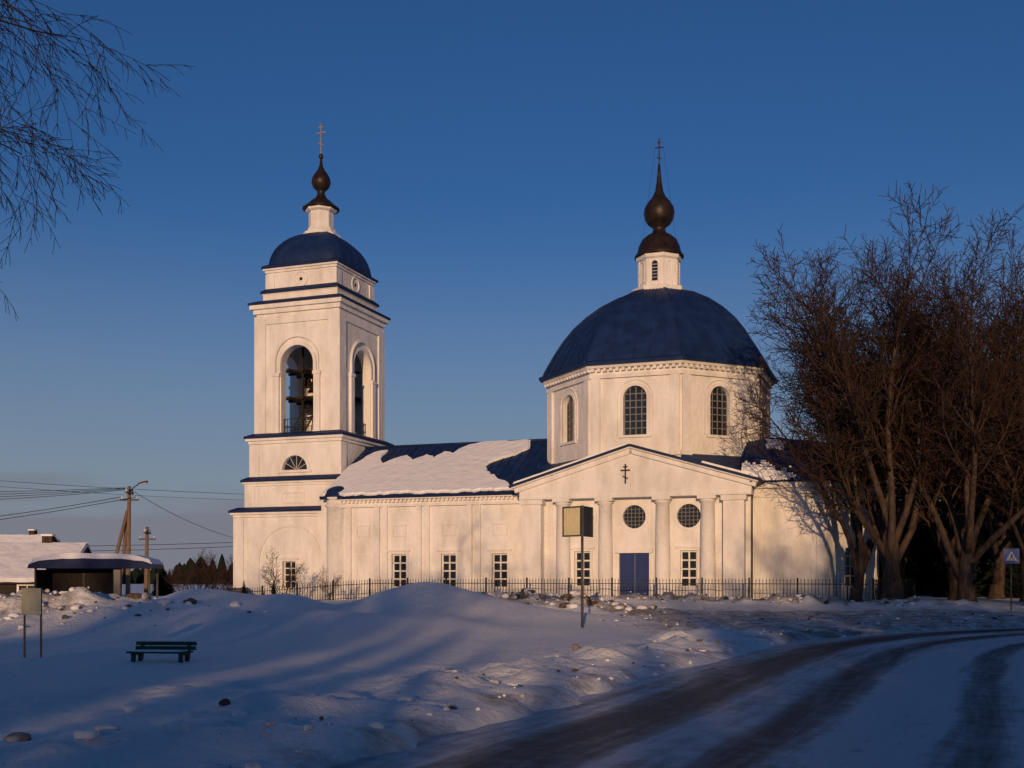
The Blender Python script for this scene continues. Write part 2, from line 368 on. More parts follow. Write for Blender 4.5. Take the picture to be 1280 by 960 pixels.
# --- main body / portico
bd=MB(); bg=MB()
bc=23.1
bd.box(16.2,30.0,-4.25,11.3,-1.5,7.4,'wall')
Fp=Face(bd,(bc,-4.6,0),X,-Y)
dr=rect(-.95,.95,.3,3.2)
pholes=[dr]
for s_ in(-3.3,3.4): pholes.append(rect(s_-.52,s_+.52,1.1,3.35))
for s_ in(-3.3,.02,3.4): pholes.append(circ(s_,5.45,.72))
Fp.plate(rect(-7.1,7.1,-1.5,7.4),pholes,-.35,0,'wall')
for s_ in(-3.3,3.4): Fp.window(s_,1.04,1.1,3.35,'rect',bg,2,4,ring=.15,dep=-.2,bt=.05)
for s_ in(-3.3,.02,3.4):
    bg.plate(circ(s_,5.45,.72),[],Fp.O,X,Z,-Y,-.32,-.28,'glass')
    Fp.plate(circ(s_,5.45,.93),[circ(s_,5.45,.73)],-.01,.07,'wall')
    for k in range(-2,3):
        hw=math.sqrt(.72**2-(k*.24)**2)
        bg.plate(rect(s_-hw,s_+hw,5.45+k*.24-.018,5.45+k*.24+.018),[],Fp.O,X,Z,-Y,-.278,-.25,'grille')
        bg.plate(rect(s_+k*.24-.018,s_+k*.24+.018,5.45-hw,5.45+hw),[],Fp.O,X,Z,-Y,-.278,-.252,'grille')
for sx in(-1,1):
    bg.plate(rect(min(sx*.02,sx*.93),max(sx*.02,sx*.93),.3,3.18),[],Fp.O,X,Z,-Y,-.3,-.2,'door')
    for z0,z1 in((.5,1.2),(1.35,2.3),(2.45,3.0)):
        bg.plate(rect(min(sx*.15,sx*.8),max(sx*.15,sx*.8),z0,z1),[],Fp.O,X,Z,-Y,-.21,-.17,'door')
Fp.plate(rect(-1.2,1.2,3.22,3.5),[],-.01,.2,'wall')
bd.box(bc-1.8,bc+1.8,-6.4,-4.6,-1,.25,'wall')
for s_ in(-4.5,-1.75,1.85,4.6):
    bd.lathe(bc+s_,-4.85,[(.62,-1.5),(.62,.55),(.52,.6),(.47,.75),(.46,2.5),(.41,6.25),(.5,6.3),(.5,6.42),(.42,6.44)],24,'wall')
    bd.box(bc+s_-.56,bc+s_+.56,-5.41,-4.5,6.42,6.62,'wall')
for s_ in(-6.45,6.2):
    bd.box(bc+s_-.62,bc+s_+.62,-5.3,-4.3,-1.5,6.3,'wall'); bd.box(bc+s_-.75,bc+s_+.75,-5.43,-4.2,6.3,6.6,'wall'); bd.box(bc+s_-.78,bc+s_+.78,-5.46,-4.2,-1.5,.55,'wall')
zc=7.55; za=9.72; hw=7.25
Fq=Face(bd,(bc,-5.35,0),X,-Y)
Fq.plate(rect(-hw,hw,6.62,7.3),[],-.9,0,'wall')
Fq.plate([(-hw,7.3),(hw,7.3),(0,za-.12)],[],-.9,-.003,'wall')
Fq.plate(rect(-hw,hw,6.62,6.78),[],-.01,.07,'wall')
for sg in(-1,1):
    ax=Vector((sg*(hw+.45),0,-(za-zc+.13))).normalized(); n_=Vector((sg*abs(ax.z),0,abs(ax.x)))
    Lr=math.hypot(hw+.45,za-zc+.13)
    bd.plate(rect(0,Lr-.1,-.42,-.12),[],(bc,-5.35,za),ax,n_,-Y,-.3,.16,'wall')
    bd.plate(rect(0,Lr,-.121,-.0),[],(bc,-5.35,za),ax,n_,-Y,-.3,.34,'wall')
    rf.plate(rect(-.0,Lr+.1,-.03,.12),[],(bc,-5.35,za),ax,n_,-Y,-17.2,.45,'trim')
    if sg<0: snowslab([(0.1,.08),(Lr-.2,.08),(Lr-.3,.6),(Lr*.7,.5),(Lr*.45,.9),(.1,.8)],Vector((bc,-5.78,za))+n_*.12,ax,Y,n_,.12,.05,9)
    else: snowslab([(Lr*.55,.5),(Lr-.1,.2),(Lr-.1,2.6),(Lr*.8,3.2),(Lr*.6,2.4)],Vector((bc,-5.78,za))+n_*.12,ax,Y,n_,.14,.08,11)
orthocross(bd,(bc-.35,-5.40,0),7.45,8.65,.29,'iron',.04)
bd.box(29.98,30.3,-4.2,11.3,7.05,7.45,'wall')
def pipe(pts,r=.08): bd.tube(pts,r,8,'zinc')
pipe([(30.35,-5.5,7.4),(30.3,-4.4,6.9),(30.2,-4.3,6.3),(30.2,-4.3,.2)],.1)
pipe([(15.75,-3.7,7.2),(15.75,-3.25,6.7),(15.75,-3.25,.2)])
# --- drum
dm=MB(); dg=MB(); dc=(22.9,3.5); ri=7.0; wf=2*ri*math.tan(math.pi/8)
dm.lathe(*dc,[(ri-.35,7),(ri-.35,15.2)],8,'wall',R(22.5),False,True)
for k in range(8):
    a=R(-90+45*k); n_=Vector((math.cos(a),math.sin(a),0)); ax=Vector((-n_.y,n_.x,0))
    F=Face(dm,Vector((dc[0],dc[1],0))+n_*ri,ax,n_)
    F.plate(rect(-wf/2,wf/2,7.5,15.1),[arch(0,1.5,10.65,13.75)],-.35,0,'wall')
    F.window(0,1.5,10.65,13.75,'arch',dg,4,7,ring=.2,bars='grille',dep=-.28,bt=.03)
    F.plate(archring(0,2.2,10.65,14.1,.09),[],-.01,.07,'wall')
    for sx in(-1,1):
        F.plate(rect(sx*(wf/2-.35)-.3,sx*(wf/2-.35)+.3,9.6,14.3),[],-.01,.15,'wall')
        F.plate(rect(sx*(wf/2-.35)-.36,sx*(wf/2-.35)+.36,9.3,9.6),[],-.01,.2,'wall')
    for q in range(15): F.plate(rect(-wf/2+.1+q*.4,-wf/2+.3+q*.4,14.72,14.92),[],-.01,.3,'wall')
dm.lathe(*dc,[(ri-.1,14.3),(ri+.18,14.3),(ri+.18,14.55),(ri-.1,14.6)],8,'wall',R(22.5),False,True,False)
dm.lathe(*dc,[(ri-.1,14.93),(ri+.33,14.93),(ri+.42,15.1),(ri-.1,15.12)],8,'wall',R(22.5),False,True,False)
prof=[(7.6,15.1),(7.66,15.28),(7.4,15.42),(7.28,15.7),(7.0,16.25),(6.62,16.95),(6.1,17.8),(5.42,18.7),(4.6,19.5),(3.7,20.2),(2.6,20.82),(1.5,21.2)]
dm.lathe(*dc,prof,8,'roof',R(22.5),False,True)
for k in range(8):
    for j in range(6):
        th=R(22.5+45*k)
        v0=Vector((math.cos(th),math.sin(th),0)); v1=Vector((math.cos(th+R(45)),math.sin(th+R(45)),0)); d_=v0.lerp(v1,j/6)/math.cos(R(22.5))
        pts=[Vector((dc[0],dc[1],z))+d_*r for r,z in prof[1:]]
        dm.tube(pts,.08 if j==0 else .04,4,'roof')
lr=1.42
dm.lathe(*dc,[(1.7,21.0),(1.7,21.45),(1.5,21.5)],8,'wall',R(22.5),False,True)
dm.lathe(*dc,[(lr,21.4),(lr,23.6)],8,'wall',R(22.5),False)
dm.lathe(*dc,[(lr+.0,23.3),(lr+.15,23.42),(lr+.18,23.65)],8,'wall',R(22.5),False)
for k in range(8):
    a=R(-90+45*k); n_=Vector((math.cos(a),math.sin(a),0)); ax=Vector((-n_.y,n_.x,0)); Rr=lr*math.cos(R(22.5))
    F=Face(dm,Vector((dc[0],dc[1],0))+n_*Rr,ax,n_)
    F.plate(archring(0,.40,21.8,23.15,.08),[],-.01,.05,'wall')
    if k%2==0:
        dg.plate(arch(0,.40,21.8,23.15),[],F.O,ax,Z,n_,-.01,.012,'glass')
        for q in range(5): dg.plate(rect(-.18,.18,22.0+q*.22,22.03+q*.22),[],F.O,ax,Z,n_,.0,.03,'bars')
    for sx in(-1,1): F.plate(rect(sx*.45-.07,sx*.45+.07,21.5,23.3),[],-.01,.05,'wall')
dm.lathe(*dc,[(1.68,23.65),(1.7,23.72),(1.5,24.0),(1.42,24.4),(1.2,24.85),(.8,25.2),(.5,25.35),(.42,25.6),(.46,25.75),(.75,25.95),(.98,26.3),(1.06,26.75),(1.0,27.1),(.76,27.5),(.46,27.85),(.28,28.25),(.19,28.8),(.12,29.5),(.07,30.1)],32,'bronze')
orthocross(dm,(dc[0],dc[1],0),29.9,31.9,.3,'bronze',.035)
for sx in(-1,1): dm.tube([(dc[0]+.3*sx,dc[1],31.2),(dc[0]+1.2*sx,dc[1],24.6)],.009,3,'iron')
# --- apse
ap=MB(); ag=MB()
poly=[(29.5,-3.2),(34.4,-3.2),(37.0,0.1),(37.0,6.9),(34.4,10.2),(29.5,10.2)]
def off(poly,d):
    out=[]
    for i in range(len(poly)):
        p0=Vector(poly[i-1]);p=Vector(poly[i]);p2=Vector(poly[(i+1)%len(poly)])
        a=(p-p0).normalized();b=(p2-p).normalized()
        na=Vector((a.y,-a.x));nb=Vector((b.y,-b.x)); m=(na+nb); m=m/(m.dot(na)) if i not in(0,5) else Vector((0,nb.y if i==0 else na.y))
        out.append(tuple(p+m*d))
    return out
def prism(mb,pl,z0,z1,mat):
    mb.plate(pl,[],(0,0,0),X,Y,Z,z0,z1,mat)
prism(ap,poly,-1.5,7.3,'wall'); prism(ap,off(poly,.14),-1.5,.55,'wall'); prism(ap,off(poly,.12),6.55,6.72,'wall'); prism(ap,off(poly,.3),7.1,7.45,'wall')
for i in range(0,5):
    a=Vector(poly[i]);b=Vector(poly[i+1]); d=(b-a); Ls=d.length; d/=Ls; n2=Vector((d.y,-d.x)); F=Face(ap,(a.x,a.y,0),Vector((d.x,d.y,0)),Vector((n2.x,n2.y,0)))
    for s0,s1 in((.05 if i else .6,.5 if i else 1.1),(Ls-.5,Ls-.05)): F.plate(rect(s0,s1,.5,6.6),[],-.01,.12,'wall')
    m=Ls/2
    F.plate(rect(m-.7,m+.7,1.0,3.7),[rect(m-.5,m+.5,1.2,3.5)],-.01,.09,'wall')
    if i>0:
        ag.plate(rect(m-.5,m+.5,1.2,3.5),[],F.O,F.ax,Z,F.n,-.01,.012,'glass')
        ag.plate(rect(m-.03,m+.03,1.2,3.5),[],F.O,F.ax,Z,F.n,.0,.04,'bars')
        for q in(1.8,2.4,3.0): ag.plate(rect(m-.5,m+.5,q-.025,q+.025),[],F.O,F.ax,Z,F.n,.0,.035,'bars')
eo=off(poly,.45); nt_=12; dense=[]
for i in range(5):
    a=Vector(eo[i]);b=Vector(eo[i+1]); m=10
    for k in range(m): dense.append(a.lerp(b,k/m))
dense.append(Vector(eo[5])); c0=Vector((29.5,3.5))
def rows(extra=0):
    rs=[]
    for j in range(nt_+1):
        t=math.pi/2*j/nt_; s_=math.cos(t); z=7.46+3.35*math.sin(t)+extra
        rs.append([(c0.x+(p.x-c0.x)*s_,c0.y+(p.y-c0.y)*s_,z) for p in dense])
    return rs
rs=rows(); nd=len(dense); vs=[p for r_ in rs for p in r_]; fs=[]
for j in range(nt_):
    for i in range(nd-1): fs.append((j*nd+i,j*nd+i+1,(j+1)*nd+i+1,(j+1)*nd+i))
ap.add(vs,fs,'roof',False)
for i in range(0,nd,2): ap.tube([rs[j][i] for j in range(nt_)],.03 if i%10 else .06,4,'roof')
fine_t=36; fine=[]
for i in range(len(dense)-1):
    for k in range(3): fine.append(dense[i].lerp(dense[i+1],k/3))
nf=len(fine); vs=[];fs=[]
for j in range(fine_t+1):
    t=math.pi/2*j/fine_t; s_=math.cos(t); z=7.46+3.35*math.sin(t)+.09
    for p in fine: vs.append((c0.x+(p.x-c0.x)*s_,c0.y+(p.y-c0.y)*s_,z))
for j in range(fine_t):
    for i in range(nf-1):
        w_=2.0*math.sin(i*.31)+1.4*math.sin(i*.83+1)+.7*math.sin(i*1.9)
        a_ok = j<6+w_ and i<17+1.6*math.sin(j*1.3)
        e_=((i-15-1.2*math.sin(j*.7))/(5.2))**2+((j-19-math.sin(i*1.1))/5.)**2
        if a_ok or e_<1: fs.append((j*nf+i,j*nf+i+1,(j+1)*nf+i+1,(j+1)*nf+i))
sn.add(vs,fs,'snowcap',True)
nv.obj('nave_walls',church);ng.obj('nave_windows',church);rf.obj('nave_roof',church);sn.obj('roof_snow',church)
bd.obj('portico_walls',church);bg.obj('portico_windows_and_door',church);dm.obj('drum_and_dome',church);dg.obj('drum_windows',church)
ap.obj('apse_walls_and_roof',church);ag.obj('apse_windows',church)
def c2w(u,v): return (-12.6+math.cos(A)*u+math.sin(A)*v, 80-math.sin(A)*u+math.cos(A)*v)
# ---------------------------------------------------------------- TERRAIN
def hsh(ix,iy,s):
    n=np.sin(ix*127.1+iy*311.7+s*74.7)*43758.5453; return n-np.floor(n)
def vn(x,y,s=0):
    ix=np.floor(x);iy=np.floor(y);fx=x-ix;fy=y-iy; fx=fx*fx*(3-2*fx);fy=fy*fy*(3-2*fy)
    a=hsh(ix,iy,s);b=hsh(ix+1,iy,s);c=hsh(ix,iy+1,s);d=hsh(ix+1,iy+1,s)
    return (a+(b-a)*fx)+((c+(d-c)*fx)-(a+(b-a)*fx))*fy
def fbm(x,y,o=4,s=0):
    r=0;a=.5
    for i in range(o): r=r+a*(vn(x,y,s+i)-.5); x=x*2.03+11.3;y=y*2.03+5.7;a*=.5
    return r*2
ctrl=[(-9,-25),(-6.2,-8),(-3.6,3),(-1.4,10.2),(.9,15.2),(4.3,23.0),(8.0,30.0),(13.0,35.6),(20,40.2),(32,46.5),(60,60),(110,85),(200,130)]
def catmull(P,n=24):
    P=[Vector(p) for p in P]; P=[P[0]*2-P[1]]+P+[P[-1]*2-P[-2]]; out=[]
    for i in range(1,len(P)-2):
        for k in range(n):
            t=k/n; p0,p1,p2,p3=P[i-1:i+3]
            out.append(.5*((2*p1)+(p2-p0)*t+(2*p0-5*p1+4*p2-p3)*t*t+(3*p1-p0-3*p2+p3)*t**3))
    out.append(P[-2]); return out
edge=np.array([tuple(p) for p in catmull(ctrl,16)])
def lateral(x,y):
    best=np.full(x.shape,1e9); sd=np.zeros(x.shape)
    for i in range(len(edge)-1):
        a=edge[i];b=edge[i+1];d=b-a;L2=(d**2).sum()
        t=np.clip(((x-a[0])*d[0]+(y-a[1])*d[1])/L2,0,1)
        px=x-(a[0]+t*d[0]);py=y-(a[1]+t*d[1]);dd=px*px+py*py
        s=np.sign(px*d[1]-py*d[0]); m=dd<best; best=np.where(m,dd,best); sd=np.where(m,s,sd)
    return np.sqrt(best)*np.where(sd==0,1,sd)
RW=8.5
def sstep(a,b,x): t=np.clip((x-a)/(b-a),0,1); return t*t*(3-2*t)
def G(x,y,cx,cy,sx,sy,rot=0):
    c,s=math.cos(rot),math.sin(rot); u=(x-cx)*c+(y-cy)*s; v=-(x-cx)*s+(y-cy)*c
    return np.exp(-(u/sx)**2-(v/sy)**2)
def terrain(x,y,full=False):
    d=lateral(x,y)
    h=.06+.05*fbm(x*.3,y*.3,3,1)
    wx=x+12.6;wy=y-80; u=math.cos(A)*wx-math.sin(A)*wy; v=math.sin(A)*wx+math.cos(A)*wy
    far=sstep(45,62,y)
    h=h+far*(-.35+.65*sstep(-4,8,u))
    h=h+1.42*G(x,y,-3.3,42,2.9,4.2,.2)*(1+.08*fbm(x*.5,y*.5,3,9))+.4*G(x,y,1.2,41,3.0,3,0)
    h=h+1.05*G(x,y,-11.9,41,2.6,4,0)+.75*G(x,y,-8.3,40,2.2,4,.3)+.5*G(x,y,-9,34,4,2.6,0)+.4*G(x,y,-3.5,33,4,3,.3)
    h=h+.10*(G(x,y,-8,38,9,6,0))*np.sin(x*1.6+y*.5+2*fbm(x*.3,y*.3,2,4))
    bank=G(x,y,-15.5,35.5,3.8,2.6,.2)
    rgh=fbm(x*1.3,y*1.3,4,3)
    h=h+bank*(1.0+.7*rgh)
    rub=G(x,y,.8,52,4.5,2.2,-.25)
    h=h+rub*(.75+.9*rgh)
    lb=np.exp(-((v+11.6)/1.1)**2)*sstep(12,17,u)*(1-sstep(38,46,u))
    h=h+lb*(.3+.6*rgh)
    jag=fbm(x*.8,y*.8,4,5)
    nearm=1-sstep(30,36,y)
    berm=np.exp(-((d+1.9)/1.3)**2)*nearm
    h=h+berm*(.12+.34*np.clip(fbm(x*1.0,y*1.0,5,7)+.1,-.2,1)+.09*fbm(x*3.3,y*3.3,3,27))
    berm2=np.exp(-((d+5.0)/1.6)**2)*(1-sstep(16,24,y)); h=h+berm2*(.04+.26*np.clip(fbm(x*.7,y*.7,5,17),-.1,1)+.06*fbm(x*3,y*3,3,37))
    plaza=sstep(2,6,x)*sstep(29,33,y)*(1-sstep(50,56,y))*(d<0)
    h=h-plaza*.03+plaza*.11*fbm(x*1.8,y*1.8,4,8)
    inr=sstep(-.5,.15,d+.45*jag)*(1-sstep(RW-.3,RW+.6,d+.5*jag))
    h=h*(1-inr)+(-.14)*inr
    rb=np.exp(-((d-RW-1.6)/1.0)**2); h=h+rb*(.35+.35*jag)
    h=h+.014*fbm(x*4,y*4,3,12)
    if full:
        dirt=np.clip(bank*.65+rub*.85+lb*.8+plaza*.65+np.exp(-((d+.4)/.6)**2)*.45*nearm,0,1)
        return h,dirt
    return h
def graded(segs):
    out=[segs[0][0]]
    for a,b,s in segs:
        n=max(1,round((b-a)/s)); out+= [a+(b-a)*(i+1)/n for i in range(n)]
    return np.array(out)
xs=graded([(-3000,-600,600),(-600,-120,60),(-120,-40,8),(-40,-24,.8),(-24,-12,.22),(-12,10,.14),(10,24,.24),(24,45,.6),(45,140,6),(140,600,60),(600,3000,600)])
ys=graded([(-600,-100,100),(-100,-10,6),(-10,6,1),(6,28,.12),(28,60,.22),(60,95,1),(95,200,8),(200,800,60),(800,4000,800)])
GX,GY=np.meshgrid(xs,ys); HZ,DT=terrain(GX,GY,True)
nx,ny=len(xs),len(ys)
co=np.stack([GX,GY,HZ],-1).reshape(-1,3)
idx=np.arange(nx*ny).reshape(ny,nx)
fa=np.stack([idx[:-1,:-1],idx[:-1,1:],idx[1:,1:],idx[1:,:-1]],-1).reshape(-1,4)
me=bpy.data.meshes.new('ground'); me.vertices.add(len(co)); me.vertices.foreach_set('co',co.ravel())
me.loops.add(fa.size); me.loops.foreach_set('vertex_index',fa.ravel().astype(np.int32)); me.polygons.add(len(fa))
me.polygons.foreach_set('loop_start',np.arange(0,fa.size,4,dtype=np.int32)); me.polygons.foreach_set('loop_total',np.full(len(fa),4,dtype=np.int32))
me.update(calc_edges=True); me.polygons.foreach_set('use_smooth',[True]*len(fa))
at=me.attributes.new('dirt','FLOAT','POINT'); at.data.foreach_set('value',DT.ravel().astype(np.float32))
gr=bpy.data.objects.new('ground',me); scene.collection.objects.link(gr)
m,nt,b=newmat('snow'); 
tc=N(nt,'ShaderNodeTexCoord'); at=N(nt,'ShaderNodeAttribute',attribute_name='dirt')
n1=N(nt,'ShaderNodeTexNoise'); n1.inputs['Scale'].default_value=1.1; n1.inputs['Detail'].default_value=7; n1.inputs['Roughness'].default_value=.7
nt.links.new(tc.outputs['Object'],n1.inputs['Vector'])
mu=N(nt,'ShaderNodeMath',operation='MULTIPLY_ADD'); mu.inputs[1].default_value=.55; nt.links.new(at.outputs['Fac'],mu.inputs[0]); nt.links.new(n1.outputs['Fac'],mu.inputs[2])
mr=N(nt,'ShaderNodeMapRange'); mr.inputs['From Min'].default_value=.70; mr.inputs['From Max'].default_value=.95; mr.inputs['To Max'].default_value=.85; nt.links.new(mu.outputs[0],mr.inputs['Value'])
mx=N(nt,'ShaderNodeMix',data_type='RGBA'); mx.inputs['A'].default_value=(.85,.87,.88,1); mx.inputs['B'].default_value=(.14,.11,.09,1)
nt.links.new(mr.outputs[0],mx.inputs['Factor']); nt.links.new(mx.outputs['Result'],b.inputs['Base Color'])
b.inputs['Roughness'].default_value=.6; b.inputs['Specular IOR Level'].default_value=.25
n2=N(nt,'ShaderNodeTexNoise'); n2.inputs['Scale'].default_value=4; n2.inputs['Detail'].default_value=7; n2.inputs['Roughness'].default_value=.72; nt.links.new(tc.outputs['Object'],n2.inputs['Vector'])
bp=N(nt,'ShaderNodeBump'); bp.inputs['Strength'].default_value=.9; bp.inputs['Distance'].default_value=.13; nt.links.new(n2.outputs['Fac'],bp.inputs['Height']); nt.links.new(bp.outputs[0],b.inputs['Normal'])
me.materials.append(m)
# road ribbon
vs=[];uv=[];fs=[];K=26;acc=0
E=[Vector(p) for p in edge]
for i,p in enumerate(E):
    t=(E[min(i+1,len(E)-1)]-E[max(i-1,0)]).normalized(); nrm=Vector((t.y,-t.x))
    if i: acc+=(E[i]-E[i-1]).length
    for k in range(K):
        d=-.9+(RW+1.8)*k/(K-1); q=p+nrm*d
        crown=-.06+.03*math.sin(math.pi*max(0,min(1,d/RW)))-.02*(math.exp(-((d-1.3)/.35)**2)+math.exp(-((d-3.1)/.35)**2)+math.exp(-((d-5.3)/.35)**2)+math.exp(-((d-7)/.35)**2))
        vs.append((q.x,q.y,crown)); uv.append((d,acc))
for i in range(len(E)-1):
    for k in range(K-1): fs.append((i*K+k,i*K+k+1,(i+1)*K+k+1,(i+1)*K+k))
me=bpy.data.meshes.new('road'); me.from_pydata(vs,[],fs); ul=me.uv_layers.new(name='road_uv')
for l in me.loops: ul.data[l.index].uv=uv[l.vertex_index]
me.polygons.foreach_set('use_smooth',[True]*len(fs))
road=bpy.data.objects.new('road',me); scene.collection.objects.link(road)
m,nt,b=newmat('snowy_asphalt')
uvn=N(nt,'ShaderNodeUVMap',uv_map='road_uv'); sp=N(nt,'ShaderNodeSeparateXYZ'); nt.links.new(uvn.outputs[0],sp.inputs[0])
mp=N(nt,'ShaderNodeMapping'); mp.inputs['Scale'].default_value=(2.2,.13,1); nt.links.new(uvn.outputs[0],mp.inputs[0])
n1=N(nt,'ShaderNodeTexNoise'); n1.inputs['Scale'].default_value=1.4; n1.inputs['Detail'].default_value=7; n1.inputs['Roughness'].default_value=.65; nt.links.new(mp.outputs[0],n1.inputs['Vector'])
n0=N(nt,'ShaderNodeTexNoise'); n0.inputs['Scale'].default_value=2.2; n0.inputs['Detail'].default_value=8; n0.inputs['Roughness'].default_value=.78; nt.links.new(uvn.outputs[0],n0.inputs['Vector'])
cr=N(nt,'ShaderNodeValToRGB'); mr0=N(nt,'ShaderNodeMapRange'); mr0.inputs['From Min'].default_value=-1; mr0.inputs['From Max'].default_value=9.5; nt.links.new(sp.outputs['X'],mr0.inputs['Value']); nt.links.new(mr0.outputs[0],cr.inputs[0])
def P_(d): return (d+1)/10.5
el=cr.color_ramp.elements; el[0].position=0; el[0].color=(.2,)*3+(1,); el[1].position=1; el[1].color=(0,0,0,1)
for d,vv in((-.3,.2),(.5,.45),(1.0,.95),(1.6,.95),(2.0,.3),(2.6,.3),(2.9,.8),(3.3,.8),(3.7,.15),(4.7,.02),(5.05,.68),(5.35,.68),(5.7,.02),(6.8,.3),(7.2,.3),(7.8,.05)):
    e=el.new(P_(d)); e.color=(vv,vv,vv,1)
s1=N(nt,'ShaderNodeMath',operation='MULTIPLY_ADD'); s1.inputs[1].default_value=1.5; nt.links.new(n1.outputs['Fac'],s1.inputs[0]); nt.links.new(cr.outputs[0],s1.inputs[2])
s2=N(nt,'ShaderNodeMath',operation='MULTIPLY_ADD'); s2.inputs[1].default_value=1.2; nt.links.new(n0.outputs['Fac'],s2.inputs[0]); nt.links.new(s1.outputs[0],s2.inputs[2])
mr=N(nt,'ShaderNodeMapRange'); mr.inputs['From Min'].default_value=1.55; mr.inputs['From Max'].default_value=2.3; nt.links.new(s2.outputs[0],mr.inputs['Value'])
cc=N(nt,'ShaderNodeValToRGB'); nt.links.new(mr.outputs[0],cc.inputs[0]); e=cc.color_ramp.elements
e[0].color=(.60,.61,.63,1); e[1].color=(.05,.047,.046,1); q=e.new(.45); q.color=(.28,.27,.27,1)
nt.links.new(cc.outputs[0],b.inputs['Base Color']); b.inputs['Roughness'].default_value=.6; b.inputs['Specular IOR Level'].default_value=.3
bp=N(nt,'ShaderNodeBump'); bp.inputs['Strength'].default_value=.7; bp.inputs['Distance'].default_value=.05; bp.invert=True; nt.links.new(s2.outputs[0],bp.inputs['Height']); nt.links.new(bp.outputs[0],b.inputs['Normal'])
me.materials.append(m)
def hz(x,y): return float(terrain(np.array([float(x)]),np.array([float(y)]))[0])
# clods
def clod(mb,x,y,z,r,mat,rg):
    bm=bmesh.new(); bmesh.ops.create_icosphere(bm,subdivisions=1 if r<.06 else 2,radius=1)
    k=[rg.uniform(.7,1.35) for _ in range(3)]; ph=rg.uniform(0,9)
    vs=[]
    for v in bm.verts:
        c=v.co; f=1+.16*math.sin(c.x*3+ph)+.14*math.sin(c.y*4+ph*2)+.1*math.sin(c.z*5+ph)+rg.uniform(-.07,.07)
        vs.append((x+c.x*r*k[0]*f,y+c.y*r*k[1]*f,z+c.z*r*.6*k[2]*f))
    mb.add(vs,[tuple(v.index for v in f.verts) for f in bm.faces],mat,mat!='soil'); bm.free()
rg=random.Random(12)
def scat(mb,n,fx,mat,r0,r1,sink=.15,soil=.15):
    P=[fx() for _ in range(n)]; xx=np.array([p[0] for p in P]);yy=np.array([p[1] for p in P]); hh=terrain(xx,yy)
    for (x,y),z in zip(P,hh):
        r=r0+(r1-r0)*rg.random()**3; clod(mb,x,y,z+r*sink,r,mat if rg.random()>soil else 'soil',rg)
cm=MB()
def alongroad():
    i=rg.randrange(44,110); p=E[i]; t=(E[i+1]-E[i]).normalized(); n_=Vector((t.y,-t.x)); d=-abs(rg.gauss(.2,1.1)); q=p+t*rg.random()*.5+n_*d; return (q.x,q.y)
scat(cm,260,alongroad,'clod',.015,.08,soil=.25)
def px2(px,py,z=.25):
    y=(1.7-z)*1372/(py-722); return ((px-640)/1372*y,y)
for px,py,r,mt in((165,872,.12,'clod'),(280,882,.07,'soil'),(402,886,.05,'soil'),(524,864,.05,'soil'),(455,921,.08,'soil'),(225,922,.1,'clod'),(108,936,.09,'clod'),(48,915,.05,'soil'),(135,925,.09,'clod'),(890,816,.1,'soil'),(560,832,.13,'clod'),(485,925,.05,'soil'),(720,812,.1,'clod'),(300,886,.09,'clod'),(20,905,.1,'clod'),(385,905,.06,'clod'),(640,850,.09,'clod')):
    x,y=px2(px,py); clod(cm,x,y,hz(x,y)+r*.3,r,mt,rg)
scat(cm,230,lambda:(rg.gauss(-15.8,2.6),rg.gauss(35,1.6)),'clod',.04,.2,soil=.3)
cm.obj('snow_clods',None,False)
cm=MB()
scat(cm,330,lambda:(rg.gauss(.9,3.4),rg.gauss(51.5,1.3)),'clod',.05,.25,soil=.3)
def lbf():
    u=rg.uniform(12,40); return c2w(u,-11.6+rg.gauss(0,.8))
scat(cm,420,lbf,'clod',.04,.18,soil=.3)
scat(cm,260,lambda:(rg.uniform(3,22),rg.uniform(37,50)),'clod',.03,.09,soil=.3)
cm.obj('snow_rubble_bank',None,False)
# ---------------------------------------------------------------- FENCE
fn=MB()
def fence(p0,p1):
    a=Vector(p0);b=Vector(p1);L=(b-a).length;t=(b-a)/L;n=int(L/.19)
    xx=np.array([a.x+t.x*i*.19 for i in range(n+1)]);yy=np.array([a.y+t.y*i*.19 for i in range(n+1)]); hh=np.minimum(terrain(xx,yy),.35)
    ks=np.ones(25)/25; hh=np.convolve(np.pad(hh,12,mode='edge'),ks,'valid')
    T=Vector((t.x,t.y,0));Nn=Vector((-t.y,t.x,0))
    for i in range(n+1):
        big=i%14==0; w=.045 if big else .014; H=1.35 if big else 1.18
        fn.obox((xx[i],yy[i],hh[i]-.3+(H+.3)/2),T*w,Nn*w,Z*(H+.3)/2,'iron')
        if not big: 
            c=Vector((xx[i],yy[i],hh[i]+H)); fn.add([c+T*.03,c+Nn*.03,c-T*.03,c-Nn*.03,c+Z*.13],[(0,1,4),(1,2,4),(2,3,4),(3,0,4)],'iron')
    for i in range(n):
        for z in(.12,1.0):
            p=Vector((xx[i],yy[i],hh[i]+z));q=Vector((xx[i+1],yy[i+1],hh[i+1]+z)); c=(p+q)/2
            fn.obox(c,(q-p)/2,Nn*.012,Z*.022,'iron')
fence(c2w(-4,-8),c2w(37.2,-8)); fence(c2w(37.25,-8),c2w(39.5,4)); fence(c2w(-4.1,-8),c2w(-10,6))
fn.obj('metal_fence',None,False)
